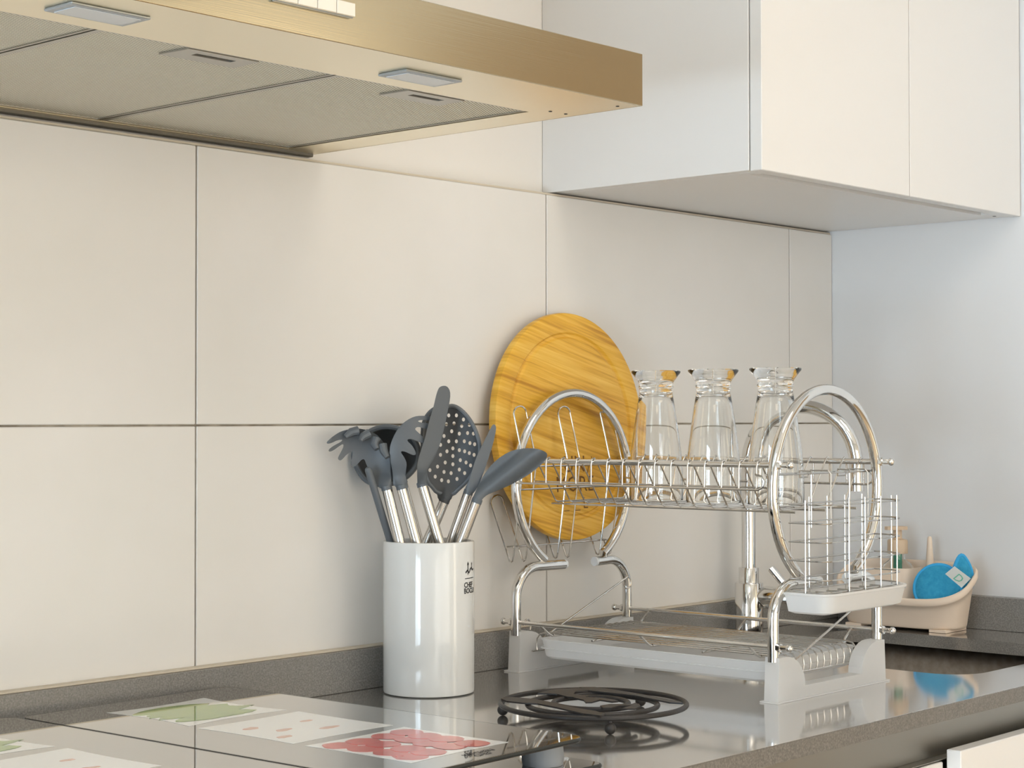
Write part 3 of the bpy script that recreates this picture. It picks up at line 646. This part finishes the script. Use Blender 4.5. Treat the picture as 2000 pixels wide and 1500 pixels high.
# upper basket
xa, xb = cxr-.1152, cxr+.1152; zr, zb_, wr = .2740, .2200, .00110
for k in range(15):
    y = .030 + .0247*k
    P = [(xa-.0062, y, .2450), (xa-.0060, y, .2700), (xa-.0040, y, .2775), (xa, y, .2788), (xa+.004, y, .2760), (xa+.009, y, .2690), (xa+.040, y, zb_+.005), (xa+.043, y, zb_+.0012), (xa+.048, y, zb_)]
    Q = [(2*cxr-p[0], p[1], p[2]) for p in reversed(P)]
    rk('basket_wire', tube(P+Q, wr, 7), 'wire_chrome')
def longrod(name, X, z, y0, y1, hook=0.0, r=.0014):
    P = [(X, y1, z), (X, y0, z)]
    if hook: P += [(X, y0-.006, z+.003), (X, y0-.008, z+.010), (X, y0-.004, z+.016), (X, y0+.004, z+.018)]
    rk(name, tube(P, r, 8), 'wire_chrome')
longrod('long_rod', xa-.0085, .2450, .026, .400, 1); longrod('long_rod', xb+.0085, .2450, .026, .400, 1)
longrod('long_rod', xa+.046, zb_-.0026, .010, .385); longrod('long_rod', xb-.046, zb_-.0026, .010, .385); longrod('long_rod', cxr, zb_-.0026, .012, .383)
longrod('long_rod', xa+.020, .2465, .025, .392, 0, .0012); longrod('long_rod', xb-.020, .2465, .025, .392, 0, .0012)
# lower shelf: rods running towards the wall, bent down at both ends
zs = .0500
for k in range(13):
    X = .0300 + .0153*k
    P = [(X, .0240, .0265), (X, .0225, .034), (X, .0235, .042), (X, .0285, .0480), (X, .0360, zs), (X, .3780, zs), (X, .3850, .0480), (X, .3900, .042), (X, .3910, .034), (X, .3900, .0270)]
    rk('shelf_rod', tube(P, .00100, 7), 'wire_chrome')
for yy in (.0228, .3912): rk('shelf_cross_rod', tube([(.022, yy, .0262), (.223, yy, .0262)], .0013, 8), 'wire_chrome')
for yy in (.12, .29): rk('shelf_cross_rod', tube([(.020, yy, zs-.0026), (.225, yy, zs-.0026)], .0013, 8), 'wire_chrome')
for yy in (.045, .205, .365):
    for sd in (0, 1):
        X = (lambda a: a) if sd == 0 else (lambda a: Lx-a)
        rk('shelf_hanger', tube([(X(xl), yy, .0640), (X(.0235), yy, .0505), (X(.027), yy-.003, .0478), (X(.060), yy-.004, .0474)], .0015, 8), 'wire_chrome')
# drip tray
tray = empty('drip_tray', RO, RTH, 'long translucent white drip tray under the lower shelf of the rack', 'tray')
def tray_shell(x0, x1, y0, y1, z0, z1, th, draft, r, lip):
    loops = []
    def L(off, z): loops.append([(x, y, z) for x, y in rrect(x0-off, x1+off, y0-off, y1+off, r+off*.6, 6)])
    L(-.004-draft, z0); L(-draft, z0+.003); L(0, z1-.0015); L(lip, z1-.001); L(lip, z1); L(-th*.6, z1); L(-th-draft, z0+.004); L(-.006-draft, z0+.0025)
    V, Fc = [], []; k = len(loops[0])
    for l in loops: V += [Vector(p) for p in l]
    for i in range(len(loops)-1):
        for j in range(k): Fc.append((i*k+j, i*k+(j+1) % k, (i+1)*k+(j+1) % k, (i+1)*k+j))
    Fc.append(tuple(range(k))); Fc.append(tuple((len(loops)-1)*k+j for j in range(k)))
    return V, Fc
mk('tray_body', *tray_shell(.0165, Lx-.0165, .0285, .3790, .0190, .0440, .002, .004, .018, .0022), 'milky', tray, smooth=True, local=True)
mk('rim_band', *tube([(x, y, .0325) for x, y in rrect(.0152, Lx-.0152, .0272, .3803, .019, 6)], .0010, 6, True), 'milky', tray, smooth=True, local=True)

# cutlery basket hooked on the front end of the rack
cb = empty('cutlery_basket', RO, RTH, 'chrome wire cutlery basket hung on the near end of the rack', 'basket')
bx0, bx1, by0, by1 = .0140, .2060, -.0560, -.0070
def dshape(off, n=8):
    x0, x1, y0, y1 = bx0-off, bx1+off, by0-off, by1+off*.3
    out = [(x0, y1)]
    rr = .034+off
    rl = .014+off
    for i in range(n+1): a = pi+pi/2*i/n; out.append((x0+rl+rl*cos(a), y0+rl+rl*sin(a)))
    for i in range(n+1): a = 3*pi/2+pi/2*i/n; out.append((x1-rr+rr*cos(a), y0+rr+rr*sin(a)))
    out.append((x1, y1)); return out
for z, nm in ((.2290, 'top_hoop'), (.2075, 'hoop'), (.1860, 'hoop'), (.1645, 'hoop'), (.1430, 'hoop'), (.1290, 'hoop')):
    mk(nm, *tube([(x, y, z) for x, y in dshape(0)], .0009, 8, True), 'wire_satin', cb, smooth=True, local=True)
def upright(x, y, z1, z0=.122): mk('upright', *tube([(x, y, z0), (x, y, z1)], .0009, 8), 'wire_satin', cb, smooth=True, local=True)
yb_ = by0-.0017
for x, z1 in ((.062, .236), (.098, .236), (.134, .236), (.172, .236)): upright(x, yb_, z1)
for y in (-.030,): upright(bx0-.0017, y, .234); upright(bx1+.0017, y, .234)
for x in (.060, .100, .140, .180): upright(x, by1+.0017, .236)
for xx in (.064, .150):
    P = [(xx, by1+.0012, .20), (xx, by1+.001, .262), (xx+.003, by1+.003, .266), (xx+.010, .0165, .266), (xx+.012, .0178, .258), (xx+.030, .0178, .258), (xx+.034, .0165, .266), (xx+.040, by1+.003, .266), (xx+.043, by1+.001, .262), (xx+.043, by1+.0012, .20)]
    mk('hook', *tube(P, .0009, 8), 'wire_satin', cb, smooth=True, local=True)
mk('hook_rod', *tube([(.004, .0178, .2625), (.243, .0178, .2625)], .0015, 8), 'wire_satin', cb, smooth=True, local=True)
mk('floor_wire', *join(*[tube([(x, by0, .1235), (x, by1, .1235)], .0012, 6) for x in (.045, .07, .095, .12, .145, .17, .195)], *[tube([(bx0+.004, y, .1222), (bx1-.004, y, .1222)], .0012, 6) for y in (-.02, -.04)]), 'wire_satin', cb, smooth=True, local=True)
def dcup(z0, z1):
    loops = []
    for off, z in ((-.008, z0), (.0015, z0+.003), (.0065, z1-.003), (.0085, z1-.002), (.0085, z1), (.0045, z1), (-.0005, z0+.004), (-.008, z0+.0025)):
        loops.append([(x, y, z) for x, y in dshape(off)])
    V, Fc = [], []; k = len(loops[0])
    for l in loops: V += [Vector(p) for p in l]
    for i in range(len(loops)-1):
        for j in range(k): Fc.append((i*k+j, i*k+(j+1) % k, (i+1)*k+(j+1) % k, (i+1)*k+j))
    Fc.append(tuple(range(k))); Fc.append(tuple((len(loops)-1)*k+j for j in range(k)))
    return V, Fc
mk('drip_cup', *dcup(.1030, .1280), 'milky', cb, smooth=True, local=True)

# board holder hooked on the far end of the rack
bh = empty('board_holder', (.60, -.05, .14), label='bent chrome wire holder carrying the round cutting board by the wall', cat='holder')
def hairpin(xm, half, pts, name='hairpin'):
    L = [Vector((xm-half*k, y, z)) for y, z, k in pts]; R_ = [Vector((xm+half*k, y, z)) for y, z, k in pts]
    (ya, za, _), (yb2, zb2, _) = pts[0], pts[-1]
    top = [Vector((xm+half*cos(a), ya, za+half*.8*sin(a))) for a in [pi*i/8 for i in range(1, 8)]]
    bot = [Vector((xm+half*cos(a), yb2, zb2+half*.8*sin(a))) for a in [pi-pi*i/8 for i in range(1, 8)]]
    mk(name, *tube(list(reversed(R_))[::-1][::-1] + top + L + bot, .00125, 7, True), 'wire_chrome', bh, smooth=True)
for xm in (.497, .5862, .6760):
    hairpin(xm, .0125, [(-.0445, .335, 1), (-.0540, .300, 1), (-.0615, .272, 1), (-.0600, .262, 1), (-.0500, .190, 1), (-.0440, .150, 1), (-.0420, .1425, 1), (-.0395, .1410, 1), (-.0370, .1425, 1), (-.0330, .152, 1), (-.0160, .190, 1), (-.0035, .217, 1)])
for y, z, a, b in ((-.0370, .1605, .478, .702), (-.0625, .2660, .476, .705), (-.0567, .2360, .478, .702)):
    mk('cross_rod', *tube([(a, y, z), (b, y, z)], .0014, 8), 'wire_chrome', bh, smooth=True)

# ------------------------------------------------------------------ cutting board
def cutting_board():
    R, th = .1555, .0135
    prof = [(.0005, -th/2), (.118, -th/2), (.120, -th/2+.0004), (.1225, -th/2+.0028), (.1260, -th/2+.0028), (.1285, -th/2+.0004), (.1305, -th/2), (R-.004, -th/2), (R-.001, -th/2+.0010), (R, -th/2+.004), (R, th/2-.004), (R-.001, th/2-.001), (R-.004, th/2), (.0005, th/2)]
    V, Fc = lathe(prof, (0, 0, 0), 96, axis='y')
    o = mk('cutting_board', V, Fc, 'bamboo', None, origin=(0, 0, 0), smooth=True, sharp=25)
    o.location = (.6175, -.0265, .3180); o.rotation_euler = (math.radians(-3.0), 0, math.radians(0))
    tag(o, 'round bamboo cutting board standing behind the dish rack', 'cutting board')
    parts = []
    for s, zz, sz in (('UN', -.053, .032), ('MORE', -.080, .030), ('_  _ L', -.106, .022)):
        V, Fc = text_mesh(s, sz); parts.append(([Vector((p.x, -th/2-.0003, zz+p.y)) for p in V], Fc))
    for a, b in (((-.032, -.062), (-.022, -.066)), ((.032, -.050), (.027, -.066)), ((-.030, -.043), (-.0295, -.046)), ((.037, -.042), (.0375, -.045)), ((-.030, -.074), (-.0295, -.077))):
        parts.append(([Vector((a[0]-.0008, -th/2-.0003, a[1])), Vector((a[0]+.0008, -th/2-.0003, a[1])), Vector((b[0]+.0008, -th/2-.0003, b[1])), Vector((b[0]-.0008, -th/2-.0003, b[1]))], [(0, 1, 2, 3)]))
    mk('burned_lettering', *join(*parts), 'print_brown', o, local=True)
cutting_board()

# ------------------------------------------------------------------ drinking glasses, upside down
def glass(px, ly, label):
    p = RW(cxr, ly, 0); zb0 = zb_+.0016; H = .3905
    out = [(.0345, zb0+.001), (.0350, zb0+.004), (.0346, .262), (.0330, .282), (.0285, .317), (.0240, .347), (.0215, .3615), (.0212, .3660), (.0228, .3690), (.0214, .3720), (.0235, .3765), (.0285, .3835), (.0318, .3875), (.0322, .3895), (.0312, H), (.0005, H-.001)]
    inn = [(.0005, .3640), (.0150, .3625), (.0190, .3580), (.0222, .345), (.0267, .317), (.0312, .282), (.0328, .262), (.0333, zb0+.004), (.0338, zb0+.001)]
    V, Fc = lathe(out+inn, (p.x, p.y, 0), 56, closed=False)
    # close the mouth ring
    n = 56; m = len(out+inn); Fc = [f for f in Fc if len(f) == 4]
    for k in range(n): Fc.append((k, (k+1) % n, (m-1)*n+(k+1) % n, (m-1)*n+k))
    o = mk('drinking_glass', V, Fc, 'clear_glass', None, origin=(p.x, p.y, zb0), smooth=True, sharp=40)
    tag(o, label, 'glass', 'upturned clear glasses on the rack')
glass(1270, .2660, 'upturned clear glass with flared foot nearest the cutting board')
glass(1384, .1755, 'upturned clear glass with flared foot between two others')
glass(1508, .0825, 'upturned clear glass with flared foot nearest the cutlery basket')

# ------------------------------------------------------------------ faucet
fxp, fyp = 1.004, -.0560
fa = empty('kitchen_faucet', (fxp, fyp, 0), label='chrome gooseneck faucet standing behind the sink', cat='faucet')
mk('body', *lathe([(.0005, .0004), (.0245, .0004), (.0245, .004), (.0212, .006), (.0212, .0795), (.0205, .0805), (.0155, .0808), (.0152, .0815), (.0152, .1030), (.0148, .1036), (.0005, .1036)], (fxp, fyp, 0), 32), 'chrome', fa, smooth=True)
P = [(fxp, fyp, .1035), (fxp, fyp, .18), (fxp, fyp, .262)]; Ra = .0845
dx, dy = .22, -.975
for i in range(1, 25): a = pi*i/24; s = Ra-Ra*cos(a); P.append((fxp+dx*s, fyp+dy*s, .262+Ra*sin(a)))
P.append((fxp+dx*2*Ra, fyp+dy*2*Ra, .232))
mk('spout', *tube(P, .0104, 20), 'chrome', fa, smooth=True)
e = Vector(P[-1]); mk('aerator', *tube([e+Vector((0, 0, .004)), e+Vector((0, 0, -.010))], .0118, 20), 'chrome', fa, smooth=True)
a = Vector((fxp+.006, fyp-.016, .0600)); b = Vector((fxp+.026, fyp-.072, .0570))
v_ = mk('valve', *tube([a, a*.85+b*.15, a*.2+b*.8, b], [.0135, .0170, .0170, .0150], 20), 'chrome', fa, smooth=True)
mk('lever', *tube([b+Vector((-.004, .010, .010)), b+Vector((-.014, .040, .046))], .0058, 14), 'chrome', v_, smooth=True)

# ------------------------------------------------------------------ sink caddy with bottle and scrub pads
kx, ky = 1.2605, -.1770
cd = empty('sink_caddy', (kx, ky, 0), label='beige plastic sink caddy standing right of the sink', cat='caddy')
def crim(i, n):       # plan of the caddy and height of its rim: low on the sink side, high at the wall
    a = 2*pi*i/n; c, s = cos(a), sin(a); e = .70
    x = .0475*math.copysign(abs(c)**e, c); y = .1120*math.copysign(abs(s)**e, s)
    q = (x+.0475)/.095; q = q*q*(3-2*q)
    h = .051 + .052*q + .020*max(0, s)**2*(1-q) + .010*max(0, -s)**3*(1-q)
    return x, y, h
def caddy():
    n = 72; loops = []
    def L(sc, zf, off=0): loops.append([(kx+crim(i, n)[0]*sc+math.copysign(off, crim(i, n)[0])*abs(cos(2*pi*i/n)), ky+crim(i, n)[1]*sc+math.copysign(off, crim(i, n)[1])*abs(sin(2*pi*i/n)), zf(crim(i, n)[2])) for i in range(n)])
    L(.84, lambda h: .0045); L(.87, lambda h: .0060); L(.885, lambda h: .010); L(.95, lambda h: h*.6); L(1.0, lambda h: h-.013)
    L(1.0, lambda h: h-.012, .0035); L(1.0, lambda h: h-.010, .0046); L(1.0, lambda h: h-.003, .0046); L(1.0, lambda h: h, .002); L(1.0, lambda h: h, -.001); L(.975, lambda h: h-.004)
    L(.92, lambda h: h*.55); L(.86, lambda h: .010); L(.80, lambda h: .0075)
    V, Fc = [], []
    for l in loops: V += [Vector(p) for p in l]
    for i in range(len(loops)-1):
        for j in range(n): Fc.append((i*n+j, i*n+(j+1) % n, (i+1)*n+(j+1) % n, (i+1)*n+j))
    Fc.append(tuple(range(n))); Fc.append(tuple((len(loops)-1)*n+j for j in range(n)))
    return V, Fc
mk('tub', *caddy(), 'beige', cd, smooth=True, sharp=60)
mk('foot', *box(kx-.036, kx+.030, ky-.088, ky-.060, .0004, .0048), 'beige', cd)
mk('foot', *box(kx-.036, kx+.030, ky+.060, ky+.088, .0004, .0048), 'beige', cd)
dv = [(kx+.041, ky-.014), (kx-.004, ky-.014), (kx-.014, ky-.011), (kx-.0205, ky-.003), (kx-.0225, ky+.010), (kx-.0225, ky+.085)]
dv2 = [(x+.0028, y+.0030) for x, y in dv]; v, t = fill(dv+dv2[::-1])
mk('divider', *solid(v, t, lambda x, y: (x, y, .0935), lambda x, y: (x, y, .009)), 'beige', cd, smooth=True)
cone = atx(1816, 1100, 1.295)
mk('peg', *lathe([(.0072, .085), (.0062, .100), (.0042, .130), (.0036, .1395), (.0022, .1420), (.0004, .1425)], (cone.x, cone.y, 0), 18), 'beige', cd, smooth=True)
bp_ = atx(1753, 1045, 1.272); bxp, byp = bp_.x, bp_.y
so = empty('soap_dispenser', (bxp, byp, .0085), label='clear soap bottle with beige pump head in the caddy', cat='soap dispenser')
mk('bottle', *lathe([(.0005, .0095), (.027, .0095), (.0285, .013), (.0285, .080), (.0275, .088), (.022, .098), (.0135, .1045), (.0115, .107), (.0115, .1145), (.0100, .1145), (.0100, .1075), (.0118, .1045), (.020, .0965), (.0255, .087), (.0265, .080), (.0265, .0125), (.0005, .0115)], (bxp, byp, 0), 36), 'clear_glass', so, smooth=True, sharp=50)
mk('liquid', *lathe([(.0005, .0118), (.0262, .0128), (.0262, .060), (.0005, .060)], (bxp, byp, 0), 36), 'soap', so, smooth=True, sharp=50)
mk('dip_tube', *lathe([(.0005, .0602), (.0070, .0602), (.0070, .1140), (.0005, .1140)], (bxp, byp, 0), 20), 'soap', so, smooth=True, sharp=50)
mk('pump_collar', *lathe([(.0100, .1148), (.0158, .1148), (.0160, .1155), (.0160, .1340), (.0150, .1365), (.0085, .1380), (.0070, .1385), (.0070, .1520), (.0005, .1520)], (bxp, byp, 0), 28), 'pump_beige', so, smooth=True)
hd = Vector((-.62, .40, 0)).normalized(); sd_ = Vector((-hd.y, hd.x, 0)); c0 = Vector((bxp, byp, 0))
ol = [c0+hd*q[0]+sd_*q[1] for q in ((-.013, -.009), (-.013, .009), (-.004, .012), (.010, .009), (.020, .005), (.022, 0), (.020, -.005), (.010, -.009), (-.004, -.012))]
v, t = fill([(p.x, p.y) for p in ol])
mk('pump_head', *solid(v, t, lambda x, y: (x, y, .1575), lambda x, y: (x, y, .1522)), 'pump_beige', so)

# scrub pads: pillow shape on a plane facing the sink
def pad(name, center, ax, ay, rx, ry, th, m, parent, tip=0.0):
    n = 36; V, Fc = [], []; nn = ax.cross(ay).normalized(); levels = [(0.04, 1), (.45, .93), (.75, .72), (.92, .42), (1.0, .12)]
    loops = []
    for sgn in (1, -1):
        for s, h in (levels if sgn == 1 else levels[::-1]):
            lp = []
            for i in range(n):
                a = 2*pi*i/n; k = 1+tip*max(0, sin(a))**6
                lp.append(center + ax*(rx*s*cos(a)) + ay*(ry*s*k*sin(a)) + nn*(sgn*th/2*h))
            loops.append(lp)
    for l in loops: V += l
    for i in range(len(loops)-1):
        for j in range(n): Fc.append((i*n+j, i*n+(j+1) % n, (i+1)*n+(j+1) % n, (i+1)*n+j))
    Fc.append(tuple(range(n))); Fc.append(tuple((len(loops)-1)*n+j for j in range(n)))
    o = mk(name, V, Fc, m, parent, smooth=True) if parent else None
    hem = [center + ax*(rx*1.0*cos(2*pi*i/n)) + ay*(ry*(1+tip*max(0, sin(2*pi*i/n))**6)*sin(2*pi*i/n)) for i in range(n)]
    return hem
pc = atx(1832, 1148, 1.245)
s1 = empty('scrub_pad', (pc.x, pc.y, pc.z-.04), label='round blue scrub pad with a white tag in the beige caddy', cat='scrub pad', group='blue scrub pads in the caddy')
axv = Vector((.30, -.95, .10)).normalized(); ayv = (Vector((.32, 0, 1)) - axv*Vector((.32, 0, 1)).dot(axv)).normalized()
hem = pad('cloth', pc, axv, ayv, .036, .036, .020, 'blue_pad', s1)
mk('hem', *tube(hem, .0032, 8, True), 'blue_hem', s1, smooth=True)
t0 = [atx(x, y, 1.226) for x, y in ((1846, 1121), (1864, 1106), (1896, 1130), (1878, 1148))]; nn = Vector((1, .2, 0)).normalized()*.0007
mk('tag', [*t0, *[p+nn for p in t0]], [(0, 1, 2, 3), (7, 6, 5, 4), (0, 4, 5, 1), (1, 5, 6, 2), (2, 6, 7, 3), (3, 7, 4, 0)], 'tag_white', s1)
V, Fc = text_mesh('D', .019); e1 = (t0[2]-t0[1]).normalized(); e2 = (t0[1]-t0[0]).normalized(); mid = (t0[0]+t0[1]+t0[2]+t0[3])/4
mk('tag_lettering', [mid + e1*(p.x+.003) + e2*(p.y-.002) - nn*.4 for p in V], Fc, 'tag_green', s1)
pc2 = atx(1880, 1130, 1.262)
s2 = empty('scrub_pad', (pc2.x, pc2.y, pc2.z-.04), label='pointed blue scrub pad behind the white tag in the caddy', cat='scrub pad', group='blue scrub pads in the caddy')
axv = Vector((.75, -.62, .12)).normalized(); ayv = (Vector((.1, -.30, 1)) - axv*Vector((.1, -.30, 1)).dot(axv)).normalized()
hem = pad('cloth', pc2, axv, ayv, .016, .030, .012, 'blue_pad', s2, .25)
mk('hem', *tube(hem, .0028, 8, True), 'blue_hem', s2, smooth=True)

# ------------------------------------------------------------------ dark cupboard added out of view: blocks window light, darkens chrome reflections
tc_ = empty('added_dark_cabinet', (-1.66, -.22, ZF), label='added unseen graphite cupboard that blocks window light at the left', cat='cabinet')
mk('body', *box(-1.96, -1.36, -.42, -.002, ZF+.10, 1.30), 'graphite', tc_)
mk('plinth', *box(-1.95, -1.37, -.39, -.02, ZF+.0005, ZF+.099), 'graphite', tc_)
for z0, z1 in ((ZF+.102, .02), (.024, 1.298)):
    dr = mk('door', *box(-1.958, -1.362, -.441, -.421, z0, z1, .0015, 1), 'graphite', tc_)
    mk('handle', *tube([(-1.92, -.442, (z0+z1)/2-.1), (-1.92, -.47, (z0+z1)/2-.1), (-1.92, -.47, (z0+z1)/2+.1), (-1.92, -.442, (z0+z1)/2+.1)], .005, 10), 'steel', dr, smooth=True)

# ------------------------------------------------------------------ ceiling lamps
for x, y, lab in ((.35, -1.45, 'round white ceiling lamp above the worktop aisle'), (-1.4, -2.1, 'round white ceiling lamp further back in the room')):
    cl = empty('ceiling_lamp', (x, y, ZC-.06), label=lab, cat='ceiling lamp')
    mk('housing', *lathe([(.0005, ZC-.001), (.37, ZC-.001), (.37, ZC-.045), (.362, ZC-.045), (.362, ZC-.020), (.0005, ZC-.020)], (x, y, 0), 40), 'cap_white', cl, smooth=True)
    mk('diffuser', *lathe([(.0005, ZC-.022), (.355, ZC-.022), (.355, ZC-.044), (.0005, ZC-.050)], (x, y, 0), 40), 'diffuser', cl, smooth=True)
